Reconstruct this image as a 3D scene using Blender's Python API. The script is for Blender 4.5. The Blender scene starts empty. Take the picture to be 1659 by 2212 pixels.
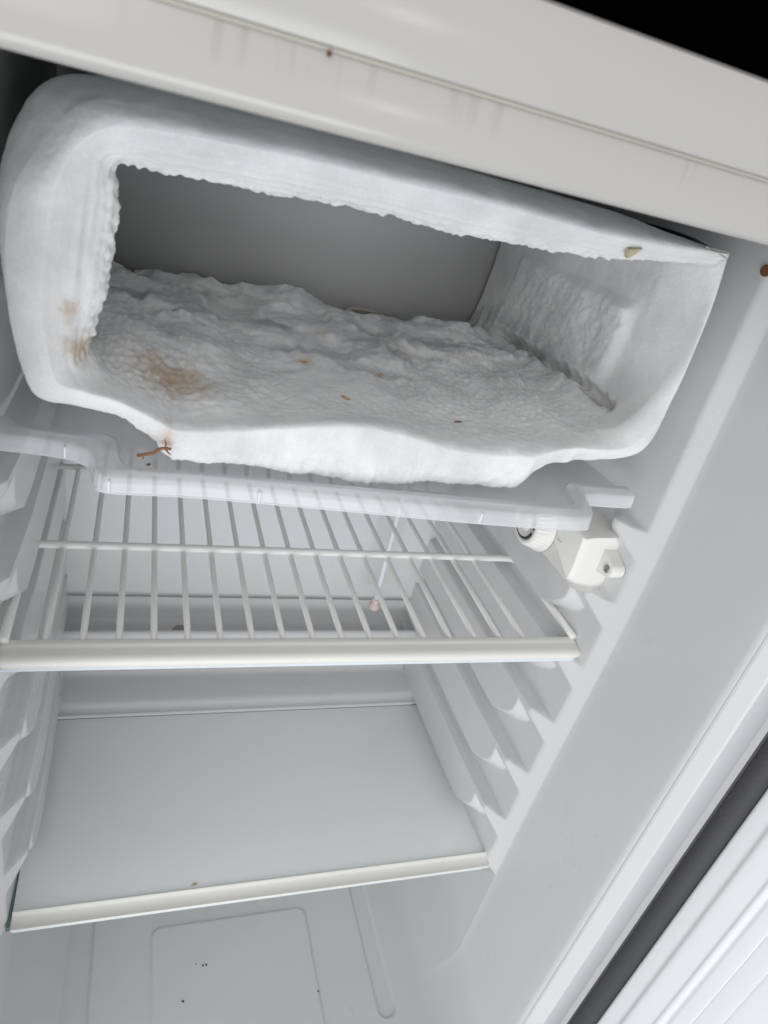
import bpy, bmesh, math, random
import numpy as np
from mathutils import Vector, Matrix, noise

sc = bpy.context.scene
# ------------------------------------------------------------------ camera
CAM_P = (0.07188, -0.35320, 0.60312)
RIGHT = (0.936739, -0.268055, 0.225095)
DOWN = (0.057797, -0.515794, -0.854761)
FWD = (0.345225, 0.813697, -0.467671)
cd = bpy.data.cameras.new('camera')
cam = bpy.data.objects.new('camera', cd)
sc.collection.objects.link(cam)
m = Matrix.Identity(4)
for i in range(3):
    m[i][0] = RIGHT[i]; m[i][1] = -DOWN[i]; m[i][2] = -FWD[i]; m[i][3] = CAM_P[i]
cam.matrix_world = m
cd.sensor_fit = 'VERTICAL'; cd.sensor_height = 36.0; cd.lens = 1488.43 / 2212 * 36
cd.clip_start = 0.01; cd.clip_end = 50
cd.dof.use_dof = True; cd.dof.focus_distance = 0.52; cd.dof.aperture_fstop = 24.2 / 2.0
sc.camera = cam
# ------------------------------------------------------------------ light
w = bpy.data.worlds.new('World'); sc.world = w; w.use_nodes = True
w.node_tree.nodes['Background'].inputs[0].default_value = (0.97, 0.98, 1.0, 1)
w.node_tree.nodes['Background'].inputs[1].default_value = 0.57

def area(name, loc, target, sx, sy, power, col):
    l = bpy.data.lights.new(name, 'AREA'); l.shape = 'RECTANGLE'; l.size = sx; l.size_y = sy
    l.energy = power; l.color = col
    o = bpy.data.objects.new(name, l); sc.collection.objects.link(o)
    o.location = loc
    d = Vector(target) - Vector(loc)
    o.rotation_euler = d.to_track_quat('-Z', 'Y').to_euler()
    return o
area('window_light', (-0.9, -1.8, 1.35), (0.2, 0.05, 0.25), 2.2, 1.6, 18, (1.0, 0.99, 0.975))
area('low_fill', (-0.1, -1.4, -0.30), (0.25, 0.0, 0.2), 1.5, 0.9, 16, (0.93, 0.96, 1.0))  # added fill from low in front, in place of light off the floor
# a far window of two panes; it shows as the twin soft glints on the front rail
area('far_window', (0.86, -2.6, 0.765), (0.14, -0.112, 0.612), 0.13, 0.10, 0.35, (1, 1, 1))
area('far_window', (0.86, -2.6, 0.640), (0.14, -0.112, 0.612), 0.14, 0.10, 0.35, (1, 1, 1))
sc.view_settings.view_transform = 'Standard'; sc.view_settings.look = 'None'
sc.view_settings.gamma = 1; sc.view_settings.use_curve_mapping = False
sc.view_settings.exposure = -0.07
try:
    sc.cycles.max_bounces = 10; sc.cycles.transparent_max_bounces = 12; sc.cycles.diffuse_bounces = 6
except Exception: pass

# ------------------------------------------------------------------ materials
def nt(mat):
    mat.use_nodes = True
    return mat.node_tree, mat.node_tree.nodes, mat.node_tree.links, mat.node_tree.nodes['Principled BSDF']

def plastic(name, col, rough=0.35, vary=0.03, bump=0.0, bscale=300, dirt=0.0, spec=0.5):
    mat = bpy.data.materials.new(name)
    t, N, L, b = nt(mat)
    tc = N.new('ShaderNodeTexCoord')
    n1 = N.new('ShaderNodeTexNoise'); n1.inputs['Scale'].default_value = 9; n1.inputs['Detail'].default_value = 5
    L.new(tc.outputs['Object'], n1.inputs['Vector'])
    r = N.new('ShaderNodeValToRGB')
    r.color_ramp.elements[0].position = 0.1; r.color_ramp.elements[1].position = 0.9
    a = [c * (1 - vary) for c in col]; bb = [min(1, c * (1 + vary)) for c in col]
    r.color_ramp.elements[0].color = (*a, 1); r.color_ramp.elements[1].color = (*bb, 1)
    L.new(n1.outputs['Fac'], r.inputs['Fac'])
    out = r.outputs['Color']
    if dirt:
        n2 = N.new('ShaderNodeTexNoise'); n2.inputs['Scale'].default_value = 70; n2.inputs['Detail'].default_value = 6
        L.new(tc.outputs['Object'], n2.inputs['Vector'])
        r2 = N.new('ShaderNodeValToRGB'); r2.color_ramp.elements[0].position = 0.66; r2.color_ramp.elements[1].position = 0.82
        r2.color_ramp.elements[0].color = (0, 0, 0, 1); r2.color_ramp.elements[1].color = (dirt, dirt, dirt, 1)
        L.new(n2.outputs['Fac'], r2.inputs['Fac'])
        mx = N.new('ShaderNodeMixRGB'); mx.inputs[2].default_value = (0.42, 0.36, 0.24, 1)
        L.new(r2.outputs['Color'], mx.inputs[0]); L.new(out, mx.inputs[1]); out = mx.outputs[0]
    L.new(out, b.inputs['Base Color'])
    rr = N.new('ShaderNodeMapRange'); rr.inputs['To Min'].default_value = rough * 0.85; rr.inputs['To Max'].default_value = rough * 1.2
    L.new(n1.outputs['Fac'], rr.inputs['Value']); L.new(rr.outputs[0], b.inputs['Roughness'])
    b.inputs['Specular IOR Level'].default_value = spec
    if bump:
        n3 = N.new('ShaderNodeTexNoise'); n3.inputs['Scale'].default_value = bscale; n3.inputs['Detail'].default_value = 3
        L.new(tc.outputs['Object'], n3.inputs['Vector'])
        bp = N.new('ShaderNodeBump'); bp.inputs['Strength'].default_value = bump; bp.inputs['Distance'].default_value = 0.001
        L.new(n3.outputs['Fac'], bp.inputs['Height']); L.new(bp.outputs[0], b.inputs['Normal'])
    return mat

M = {}
M['liner'] = plastic('liner plastic', (0.66, 0.662, 0.665), 0.28, 0.02, 0.04, 60, 0.10)
M['flange'] = plastic('flange plastic', (0.60, 0.605, 0.60), 0.38, 0.015)
M['steel'] = plastic('painted steel', (0.56, 0.565, 0.575), 0.30, 0.012)
M['wire'] = plastic('coated wire', (0.82, 0.82, 0.80), 0.4, 0.03, 0.1, 400, 0.2)
M['trim'] = plastic('cream trim', (0.77, 0.765, 0.715), 0.36, 0.03, 0.05, 300, 0.30)
M['cream'] = plastic('cream housing', (0.77, 0.765, 0.73), 0.42, 0.02, 0.06, 500)
M['knob'] = plastic('knob plastic', (0.78, 0.77, 0.73), 0.4, 0.02)
M['metal'] = plastic('freezer aluminium', (0.68, 0.68, 0.68), 0.5, 0.05, 0.1, 200)
M['edge'] = plastic('freezer rim', (0.70, 0.69, 0.64), 0.4, 0.05)
M['gasket'] = plastic('grey rubber', (0.058, 0.058, 0.059), 0.75, 0.10, 0.4, 500)
M['door'] = plastic('door liner', (0.74, 0.745, 0.75), 0.36, 0.012)
M['black'] = plastic('dark room', (0.0008, 0.0008, 0.0012), 1.0, 0.1, spec=0.0)
M['dark'] = plastic('shaded ceiling', (0.24, 0.255, 0.255), 0.9, 0.1)  # shade of the gap above the freezer box, put into the ceiling colour
M['ink'] = plastic('dial ink', (0.015, 0.035, 0.05), 0.5, 0.05)
M['screw'] = plastic('screw steel', (0.32, 0.31, 0.30), 0.35, 0.2); M['screw'].node_tree.nodes['Principled BSDF'].inputs['Metallic'].default_value = 0.7
M['rust'] = plastic('rust', (0.12, 0.05, 0.02), 0.8, 0.4)
M['residue'] = plastic('dried residue', (0.23, 0.10, 0.045), 0.6, 0.4, 0.5, 900)
M['amber'] = plastic('dried scrap', (0.52, 0.30, 0.12), 0.5, 0.3)
M['tan'] = plastic('tan scrap', (0.50, 0.45, 0.30), 0.5, 0.2)
M['seam'] = plastic('yellowed seal', (0.47, 0.455, 0.40), 0.6, 0.15, 0.1, 200, 0.3)
M['crumb'] = plastic('crumb', (0.05, 0.04, 0.035), 0.8, 0.3)
M['tube'] = plastic('tube plastic', (0.72, 0.73, 0.76), 0.35, 0.02)
M['socket'] = plastic('stained socket', (0.62, 0.52, 0.47), 0.5, 0.12)
M['glassedge'] = plastic('glass edge', (0.10, 0.17, 0.15), 0.2, 0.1)
M['strip'] = plastic('clear strip', (0.80, 0.86, 0.92), 0.12, 0.02)

# rail with drip stains below the seam
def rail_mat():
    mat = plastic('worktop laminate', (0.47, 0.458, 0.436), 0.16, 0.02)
    t, N, L, b = nt(mat)
    tc = N.new('ShaderNodeTexCoord')
    sep = N.new('ShaderNodeSeparateXYZ'); L.new(tc.outputs['Object'], sep.inputs[0])
    # streaks: noise fine along x, very long along z
    mp = N.new('ShaderNodeMapping'); mp.inputs['Scale'].default_value = (150, 1, 9); mp.inputs['Rotation'].default_value = (0, 0.12, 0)
    L.new(tc.outputs['Object'], mp.inputs[0])
    n = N.new('ShaderNodeTexNoise'); n.inputs['Scale'].default_value = 1; n.inputs['Detail'].default_value = 3
    L.new(mp.outputs[0], n.inputs['Vector'])
    r = N.new('ShaderNodeMapRange'); r.inputs['From Min'].default_value = 0.57; r.inputs['From Max'].default_value = 0.72
    L.new(n.outputs['Fac'], r.inputs['Value'])
    z = N.new('ShaderNodeMapRange'); z.inputs['From Min'].default_value = 0.6085; z.inputs['From Max'].default_value = 0.6200
    L.new(sep.outputs['Z'], z.inputs['Value'])
    z2 = N.new('ShaderNodeMapRange'); z2.inputs['From Min'].default_value = 0.6215; z2.inputs['From Max'].default_value = 0.6210
    L.new(sep.outputs['Z'], z2.inputs['Value'])
    m1 = N.new('ShaderNodeMath'); m1.operation = 'MULTIPLY'; L.new(r.outputs[0], m1.inputs[0]); L.new(z.outputs[0], m1.inputs[1])
    m2 = N.new('ShaderNodeMath'); m2.operation = 'MULTIPLY'; L.new(m1.outputs[0], m2.inputs[0]); L.new(z2.outputs[0], m2.inputs[1])
    m3 = N.new('ShaderNodeMath'); m3.operation = 'MULTIPLY'; m3.inputs[1].default_value = 0.45; L.new(m2.outputs[0], m3.inputs[0])
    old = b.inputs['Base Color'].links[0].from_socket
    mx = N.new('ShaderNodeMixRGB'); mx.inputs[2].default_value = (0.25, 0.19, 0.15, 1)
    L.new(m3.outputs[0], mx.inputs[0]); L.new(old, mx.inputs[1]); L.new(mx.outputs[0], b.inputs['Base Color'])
    return mat
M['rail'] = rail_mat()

def frost_mat():
    mat = bpy.data.materials.new('frost'); t, N, L, b = nt(mat)
    tc = N.new('ShaderNodeTexCoord')
    n = N.new('ShaderNodeTexNoise'); n.inputs['Scale'].default_value = 28; n.inputs['Detail'].default_value = 6
    L.new(tc.outputs['Object'], n.inputs['Vector'])
    r = N.new('ShaderNodeValToRGB'); r.color_ramp.elements[0].position = 0.32; r.color_ramp.elements[1].position = 0.62
    r.color_ramp.elements[0].color = (0.66, 0.662, 0.662, 1); r.color_ramp.elements[1].color = (0.79, 0.792, 0.79, 1)
    L.new(n.outputs['Fac'], r.inputs['Fac']); out = r.outputs['Color']
    sp = N.new('ShaderNodeTexNoise'); sp.inputs['Scale'].default_value = 620; sp.inputs['Detail'].default_value = 3
    L.new(tc.outputs['Object'], sp.inputs['Vector'])
    sr = N.new('ShaderNodeMapRange'); sr.inputs['From Min'].default_value = 0.3; sr.inputs['From Max'].default_value = 0.7; sr.inputs['To Min'].default_value = 0.97; sr.inputs['To Max'].default_value = 1.03
    L.new(sp.outputs['Fac'], sr.inputs['Value'])
    sm = N.new('ShaderNodeVectorMath'); sm.operation = 'SCALE'; L.new(out, sm.inputs[0]); L.new(sr.outputs[0], sm.inputs['Scale']); out = sm.outputs[0]
    # wet, glassy patches of ice inside the box
    wn = N.new('ShaderNodeTexNoise'); wn.inputs['Scale'].default_value = 24; wn.inputs['Detail'].default_value = 5; wn.inputs['Roughness'].default_value = 0.6; wn.inputs['Distortion'].default_value = 0.6
    wm = N.new('ShaderNodeMapping'); wm.inputs['Scale'].default_value = (0.7, 1.5, 1.0); L.new(tc.outputs['Object'], wm.inputs[0]); L.new(wm.outputs[0], wn.inputs['Vector'])
    wr = N.new('ShaderNodeMapRange'); wr.inputs['From Min'].default_value = 0.46; wr.inputs['From Max'].default_value = 0.62; L.new(wn.outputs['Fac'], wr.inputs['Value'])
    ws_ = N.new('ShaderNodeSeparateXYZ'); L.new(tc.outputs['Object'], ws_.inputs[0])
    wy = N.new('ShaderNodeMapRange'); wy.inputs['From Min'].default_value = 0.035; wy.inputs['From Max'].default_value = 0.14; L.new(ws_.outputs['Y'], wy.inputs['Value'])
    wmul = N.new('ShaderNodeMath'); wmul.operation = 'MULTIPLY'; L.new(wr.outputs[0], wmul.inputs[0]); L.new(wy.outputs[0], wmul.inputs[1])
    wz = N.new('ShaderNodeMapRange'); wz.inputs['From Min'].default_value = 0.50; wz.inputs['From Max'].default_value = 0.485; L.new(ws_.outputs['Z'], wz.inputs['Value'])
    wmul2 = N.new('ShaderNodeMath'); wmul2.operation = 'MULTIPLY'; L.new(wmul.outputs[0], wmul2.inputs[0]); L.new(wz.outputs[0], wmul2.inputs[1])
    wmx = N.new('ShaderNodeMixRGB'); wmx.inputs[2].default_value = (0.42, 0.425, 0.43, 1); L.new(wmul2.outputs[0], wmx.inputs[0]); L.new(out, wmx.inputs[1]); out = wmx.outputs[0]
    rgh = N.new('ShaderNodeMapRange'); rgh.inputs['To Min'].default_value = 0.8; rgh.inputs['To Max'].default_value = 0.38; L.new(wmul2.outputs[0], rgh.inputs['Value']); L.new(rgh.outputs[0], b.inputs['Roughness'])
    nd = N.new('ShaderNodeTexNoise'); nd.inputs['Scale'].default_value = 160; nd.inputs['Detail'].default_value = 6; nd.inputs['Roughness'].default_value = 0.7
    L.new(tc.outputs['Object'], nd.inputs['Vector'])
    # stains, grey patches and painted crevice shade: centre, radii (x,y,z), strength, colour
    ST = STAINS_SHADE
    for (c, rad, st, col) in ST:
        mp = N.new('ShaderNodeMapping'); mp.vector_type = 'POINT'
        mp.inputs['Scale'].default_value = [1 / q for q in rad]
        mp.inputs['Location'].default_value = [-c[i] / rad[i] for i in range(3)]
        L.new(tc.outputs['Object'], mp.inputs[0])
        ln = N.new('ShaderNodeVectorMath'); ln.operation = 'LENGTH'; L.new(mp.outputs[0], ln.inputs[0])
        ad = N.new('ShaderNodeMath'); ad.operation = 'MULTIPLY_ADD'; ad.inputs[1].default_value = 2.4
        L.new(nd.outputs['Fac'], ad.inputs[0]); L.new(ln.outputs['Value'], ad.inputs[2])
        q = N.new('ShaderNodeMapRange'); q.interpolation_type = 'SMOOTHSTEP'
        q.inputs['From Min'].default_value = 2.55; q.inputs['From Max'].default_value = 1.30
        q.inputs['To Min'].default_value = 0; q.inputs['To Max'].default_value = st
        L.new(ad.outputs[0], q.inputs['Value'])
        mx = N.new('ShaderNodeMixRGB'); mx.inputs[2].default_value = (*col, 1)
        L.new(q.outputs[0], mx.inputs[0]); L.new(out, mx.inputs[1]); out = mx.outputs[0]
    L.new(out, b.inputs['Base Color'])
    b.inputs['Roughness'].default_value = 0.75
    b.inputs['Specular IOR Level'].default_value = 0.3
    b.inputs['Subsurface Weight'].default_value = 0.6
    b.inputs['Subsurface Radius'].default_value = (1.0, 1.1, 1.2)
    b.inputs['Subsurface Scale'].default_value = 0.004
    bp = N.new('ShaderNodeBump'); bp.inputs['Strength'].default_value = 0.22; bp.inputs['Distance'].default_value = 0.0010
    vn = N.new('ShaderNodeTexNoise'); vn.inputs['Scale'].default_value = 380; vn.inputs['Detail'].default_value = 4
    L.new(tc.outputs['Object'], vn.inputs['Vector']); L.new(vn.outputs['Fac'], bp.inputs['Height']); L.new(bp.outputs[0], b.inputs['Normal'])
    return mat
BR = (0.45, 0.33, 0.225); OR = (0.55, 0.36, 0.20)
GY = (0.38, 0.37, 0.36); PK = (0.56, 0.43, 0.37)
STAINS_SHADE = [((0.0397, -0.001, 0.4995), (0.0040, 0.012, 0.0060), 0.60, BR),
          ((0.0448, 0.004, 0.4800), (0.0080, 0.014, 0.0085), 0.80, BR),
          ((0.0900, 0.0330, 0.457), (0.0240, 0.0175, 0.025), 0.80, BR),
          ((0.0790, 0.0390, 0.460), (0.0240, 0.0200, 0.020), 0.25, BR),
          ((0.0875, 0.0000, 0.4400), (0.0055, 0.012, 0.0080), 0.55, (0.55, 0.36, 0.24)),
          ((0.0480, 0.1050, 0.465), (0.0050, 0.012, 0.008), 0.55, (0.22, 0.17, 0.14)),
          ((0.1750, 0.0840, 0.462), (0.0060, 0.0050, 0.008), 0.55, OR),
          ((0.1930, 0.0960, 0.459), (0.0120, 0.0060, 0.010), 0.30, PK),
          ((0.2250, 0.0820, 0.462), (0.0120, 0.0060, 0.010), 0.45, PK),
          ((0.1960, 0.1410, 0.466), (0.0060, 0.0040, 0.010), 0.40, OR),
          ((0.2646, 0.1390, 0.467), (0.0080, 0.0060, 0.010), 0.25, (0.50, 0.42, 0.28)),
          ((0.3090, 0.1310, 0.465), (0.0100, 0.0060, 0.010), 0.25, PK),
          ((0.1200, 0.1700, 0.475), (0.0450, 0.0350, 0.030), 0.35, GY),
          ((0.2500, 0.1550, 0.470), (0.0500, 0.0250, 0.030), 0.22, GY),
          ((0.3840, 0.0450, 0.474), (0.0060, 0.0380, 0.005), 0.55, (0.16, 0.15, 0.15))]  # last spot darkens the crevice along the right wall: painted shade
M['frost'] = frost_mat()

def glassy(name, col, rough, tfac, tcol=(1, 1, 1)):
    mat = bpy.data.materials.new(name); t, N, L, b = nt(mat)
    b.inputs['Base Color'].default_value = (*col, 1); b.inputs['Roughness'].default_value = rough
    tr = N.new('ShaderNodeBsdfTransparent'); tr.inputs[0].default_value = (*tcol, 1)
    mx = N.new('ShaderNodeMixShader')
    fr = N.new('ShaderNodeLayerWeight'); fr.inputs[0].default_value = 0.35
    mr = N.new('ShaderNodeMapRange'); mr.inputs['To Min'].default_value = 1 - tfac; mr.inputs['To Max'].default_value = min(1, 1 - tfac + 0.45)
    L.new(fr.outputs['Facing'], mr.inputs['Value']); L.new(mr.outputs[0], mx.inputs[0])
    L.new(tr.outputs[0], mx.inputs[1]); L.new(b.outputs[0], mx.inputs[2])
    L.new(mx.outputs[0], N['Material Output'].inputs['Surface'])
    return mat
M['clear'] = glassy('clear tray plastic', (0.80, 0.81, 0.82), 0.12, 0.47, (0.93, 0.94, 0.95))
M['clearw'] = glassy('clear tray rib', (0.85, 0.87, 0.9), 0.1, 0.15)
M['glass'] = glassy('shelf glass', (0.93, 0.955, 0.95), 0.12, 0.08, (0.88, 0.95, 0.93))

# ------------------------------------------------------------------ helpers
def thing(name, label, cat, loc=(0, 0, 0), group=None):
    o = bpy.data.objects.new(name, None); sc.collection.objects.link(o); o.location = loc
    o.empty_display_size = 0.02
    o['label'] = label; o['category'] = cat
    if group: o['group'] = group
    return o
def link(name, me, mat, parent=None, smooth=True, label=None):
    if mat: me.materials.append(mat)
    if smooth: me.polygons.foreach_set('use_smooth', [True] * len(me.polygons))
    o = bpy.data.objects.new(name, me); sc.collection.objects.link(o)
    if parent is not None:
        o.parent = parent
        o.matrix_parent_inverse = Matrix.Translation(-root_loc(parent))
    if label: o['label'] = label
    return o
def root_loc(o):
    v = Vector((0, 0, 0))
    while o is not None:
        if o.type == 'EMPTY': v = v + o.location
        if o.type != 'EMPTY': return Vector((0, 0, 0))
        o = o.parent
    return v
def mesh(name, V, F):
    me = bpy.data.meshes.new(name); me.from_pydata([tuple(v) for v in V], [], [tuple(f) for f in F]); me.update(); return me
def grid_faces(nu, nv, cu=False, flip=False):
    F = []
    for i in range(nu if cu else nu - 1):
        i2 = (i + 1) % nu
        for j in range(nv - 1):
            q = (i * nv + j, i2 * nv + j, i2 * nv + j + 1, i * nv + j + 1)
            F.append(q[::-1] if flip else q)
    return F
def fast_grid(name, P, cu=False, flip=False):
    nu, nv = P.shape[:2]
    i = np.arange(nu if cu else nu - 1); j = np.arange(nv - 1)
    I, J = np.meshgrid(i, j, indexing='ij'); I2 = (I + 1) % nu
    Q = np.stack([I * nv + J, I2 * nv + J, I2 * nv + J + 1, I * nv + J + 1], -1).reshape(-1, 4)
    if flip: Q = Q[:, ::-1]
    me = bpy.data.meshes.new(name)
    me.vertices.add(nu * nv); me.vertices.foreach_set('co', P.reshape(-1).astype(np.float32))
    n = len(Q); me.loops.add(n * 4); me.loops.foreach_set('vertex_index', Q.reshape(-1).astype(np.int32))
    me.polygons.add(n); me.polygons.foreach_set('loop_start', (np.arange(n) * 4).astype(np.int32))
    me.update(calc_edges=True); me.validate()
    return me
def box_bm(bm, a, b):
    vs = [bm.verts.new((x, y, z)) for x in (a[0], b[0]) for y in (a[1], b[1]) for z in (a[2], b[2])]
    for f in ((0, 1, 3, 2), (4, 6, 7, 5), (0, 4, 5, 1), (2, 3, 7, 6), (0, 2, 6, 4), (1, 5, 7, 3)):
        bm.faces.new([vs[k] for k in f])
def rbox(name, a, b, mat, parent=None, r=0.001, seg=3, label=None):
    bm = bmesh.new(); box_bm(bm, a, b)
    bmesh.ops.recalc_face_normals(bm, faces=bm.faces)
    if r: bmesh.ops.bevel(bm, geom=list(bm.edges), offset=r, segments=seg, affect='EDGES', profile=0.5)
    me = bpy.data.meshes.new(name); bm.to_mesh(me); bm.free()
    return link(name, me, mat, parent, True, label)
def tube_geo(path, r, n=10, caps=True):
    path = [Vector(p) for p in path]; V = []; F = []
    rr = r if hasattr(r, '__len__') else [r] * len(path)
    up = None
    for i, p in enumerate(path):
        d = (path[min(i + 1, len(path) - 1)] - path[max(i - 1, 0)]).normalized()
        if up is None:
            up = d.cross(Vector((0, 0, 1)));
            if up.length < 0.1: up = d.cross(Vector((1, 0, 0)))
        up = (up - d * up.dot(d)).normalized(); s = d.cross(up)
        for k in range(n):
            a = 2 * math.pi * k / n
            V.append(p + (up * math.cos(a) + s * math.sin(a)) * rr[i])
    for i in range(len(path) - 1):
        for k in range(n):
            k2 = (k + 1) % n
            F.append((i * n + k, (i + 1) * n + k, (i + 1) * n + k2, i * n + k2))
    if caps:
        F.append(tuple(range(n))); F.append(tuple(range(len(path) * n - n, len(path) * n))[::-1])
    return V, F
def tube(name, path, r, mat, parent=None, n=10, label=None):
    return link(name, mesh(name, *tube_geo(path, r, n)), mat, parent, True, label)
def extrude_profile(name, prof, x0, x1, mat, parent=None, nx=2, wob=0, closed=True, label=None, smooth=True):
    """profile in (y,z) swept along x"""
    V = []; F = []; n = len(prof)
    for i in range(nx):
        x = x0 + (x1 - x0) * i / (nx - 1)
        for (y, z) in prof: V.append((x, y, z))
    for i in range(nx - 1):
        for k in range(n if closed else n - 1):
            k2 = (k + 1) % n
            F.append((i * n + k, i * n + k2, (i + 1) * n + k2, (i + 1) * n + k))
    if closed:
        F.append(tuple(range(n))[::-1]); F.append(tuple(range((nx - 1) * n, nx * n)))
    me = mesh(name, V, F)
    bm = bmesh.new(); bm.from_mesh(me); bmesh.ops.recalc_face_normals(bm, faces=bm.faces); bm.to_mesh(me); bm.free()
    o = link(name, me, mat, parent, smooth, label)
    if smooth: auto_smooth(o, 40)
    return o
def auto_smooth(o, deg):
    me = o.data; bm = bmesh.new(); bm.from_mesh(me)
    for e in bm.edges:
        if len(e.link_faces) == 2 and e.calc_face_angle(0) > math.radians(deg): e.smooth = False
    bm.to_mesh(me); bm.free()
def cr(P, n, closed=False):
    """Catmull-Rom resample list of points, n per segment"""
    P = np.array(P, float); m_ = len(P); out = []
    for i in range(m_ if closed else m_ - 1):
        g = (lambda k: P[k % m_]) if closed else (lambda k: P[min(max(k, 0), m_ - 1)])
        p0, p1, p2, p3 = g(i - 1), g(i), g(i + 1), g(i + 2)
        for k in range(n):
            t = k / n
            out.append(0.5 * ((2 * p1) + (-p0 + p2) * t + (2 * p0 - 5 * p1 + 4 * p2 - p3) * t * t + (-p0 + 3 * p1 - 3 * p2 + p3) * t ** 3))
    if not closed: out.append(P[-1])
    return np.array(out)
def sstep(a, b, x):
    t = np.clip((x - a) / (b - a), 0, 1); return t * t * (3 - 2 * t)

# ------------------------------------------------------------------ setting
bw = rbox('background_wall', (-3, 1.2, -1), (4, 1.3, 3), M['black'], r=0); bw['kind'] = 'structure'

# ------------------------------------------------------------------ the refrigerator
fridge = thing('refrigerator', 'white refrigerator standing open, with an iced-up freezer box and ribbed inner walls', 'refrigerator', (0.215, 0.1, -0.25))
ZB = -0.18
PITCH = 0.0665; LEDGE = 0.0600
def wall_prot(Y, Z, side):
    """how far the deep part of a side wall stands in from the outer line (m)"""
    on = sstep(-0.0125, -0.0070, Z)                   # the step exists only above the glass shelf
    u = (Z - LEDGE) / PITCH; fu = u - np.floor(u)
    ribs = sstep(-0.012, -0.0070, Z) * (1 - sstep(0.3926, 0.3945, Z))
    base = 0.0075 + 0.003 * np.clip(Y / 0.10, 0, 1)
    drop = 1 - sstep(0.972, 0.998, fu)
    # support rail: sloping underside, flat top
    rail = 0.0122 * np.clip((fu - 0.62) / 0.25, 0, 1) * drop
    # thick band behind a curved front end
    ye = 0.041 + 0.031 * np.clip((0.70 - fu) / 0.43, 0, 1) ** 1.9
    band = 0.0125 * sstep(0.262, 0.285, fu) * drop * np.clip((Y - ye + 0.009) / 0.013, 0, 1)
    if side > 0:                                       # the thermostat sits on a plain stretch of the right wall
        top = sstep(3.97, 4.03, u)
        band = band * (1 - top); rail = rail * (1 - top * sstep(0.030, 0.045, Y))
    d = base + ribs * np.maximum(rail, band)
    # everything is cut off by one slanting front face
    cut = 0.62 * (Y + 0.0068)
    k = 0.0012
    d = np.where(d < cut - k, d, np.where(d > cut + k, cut, d - (d - cut + k) ** 2 / (4 * k)))
    return d * on
def side_wall(name, side):
    yf = np.concatenate([[-0.11, -0.1085, -0.104, -0.09, -0.07, -0.05, -0.03, -0.015, -0.0075]])
    xf = np.concatenate([[0.4450, 0.4436, 0.4430, 0.4425, 0.4417, 0.4409, 0.4400, 0.4392, 0.4387]])
    yd = np.concatenate([np.array([-0.0068, -0.0055, -0.0035, -0.001, 0.0008]), np.arange(0.003, 0.10, 0.00125), np.arange(0.10, 0.336, 0.006)])
    z1 = np.arange(-0.012, 0.425, 0.00125)
    zf = [-0.172, -0.16, -0.14, -0.12, -0.09, -0.06, -0.03]
    # fillet to the floor
    fil = [(math.radians(a)) for a in range(0, 91, 9)]
    Z = np.concatenate([zf[2:], z1, [0.44, 0.47, 0.5, 0.54, 0.58, 0.606]])
    nz = len(Z); 
    cols = []
    for k, y in enumerate(list(yf) + list(yd)):
        if k < len(yf):
            x = np.full(nz, xf[k]); yy = np.full(nz, y)
        else:
            ff = {0: 0.0, 1: 0.10, 2: 0.72, 3: 0.86, 4: 0.97}.get(k - len(yf), 1.0)
            x = 0.4385 - wall_prot(np.full(nz, float(y)), Z, side)
            yy = np.full(nz, y)
        x = x + 0.0060 * np.exp(-((Z - 0.33) / 0.17) ** 2) * np.clip((y + 0.11) / 0.10, 0, 1) + 0.0010 * (Z < 0.1)* np.clip((y + 0.11) / 0.10, 0, 1)*0
        col = np.stack([x, yy, Z], -1)
        R_ = 0.045
        x0 = col[0, 0]
        f = [(x0 - R_ + R_ * math.sin(a), y, ZB + R_ - R_ * math.cos(a)) for a in fil[:-1]]
        # continue flat floor a little way so that it meets the floor sheet
        cols.append(np.concatenate([np.array(f), col]))
    P = np.array(cols)
    if side < 0: P[:, :, 0] = 0.43 - P[:, :, 0]
    o = link(name, fast_grid(name, P, flip=(side > 0)), M['liner'], fridge)
    return o
side_wall('side_wall', 1); side_wall('side_wall', -1)

# floor with embossed panel and slots
def seg_d(X, Y, a, b):
    a = np.array(a); b = np.array(b); d = b - a
    t = np.clip(((X - a[0]) * d[0] + (Y - a[1]) * d[1]) / (d @ d), 0, 1)
    return np.hypot(X - a[0] - t * d[0], Y - a[1] - t * d[1])
def rrect(X, Y, x0, x1, y0, y1, r):
    dx = np.abs(X - (x0 + x1) / 2) - (x1 - x0) / 2 + r; dy = np.abs(Y - (y0 + y1) / 2) - (y1 - y0) / 2 + r
    return np.hypot(np.maximum(dx, 0), np.maximum(dy, 0)) + np.minimum(np.maximum(dx, dy), 0) - r
def floor_liner():
    xs = np.arange(0.035, 0.3955, 0.0010); ys = np.concatenate([np.arange(-0.11, 0.14, 0.00125), np.arange(0.14, 0.312, 0.01)])
    xs = np.concatenate([[0.015, 0.03], xs, [0.40, 0.415]])
    X, Y = np.meshgrid(xs, ys, indexing='ij'); Z = np.full_like(X, ZB)
    def emb(d, h, w_): return h * (1 - sstep(-w_, w_, d))
    Z += emb(rrect(X, Y, 0.119, 0.286, -0.15, 0.083, 0.010), 0.0030, 0.0016)
    Z += emb(rrect(X, Y, 0.345, 0.3635, -0.042, 0.14, 0.009), -0.0030, 0.0014)
    Z += emb(rrect(X, Y, 0.0365, 0.0615, -0.15, 0.25, 0.006), -0.0030, 0.0014)
    Z += 0.0002
    P = np.stack([X, Y, Z], -1)
    return link('floor_panel', fast_grid('floor_panel', P), M['liner'], fridge)
floor_liner()
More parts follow.
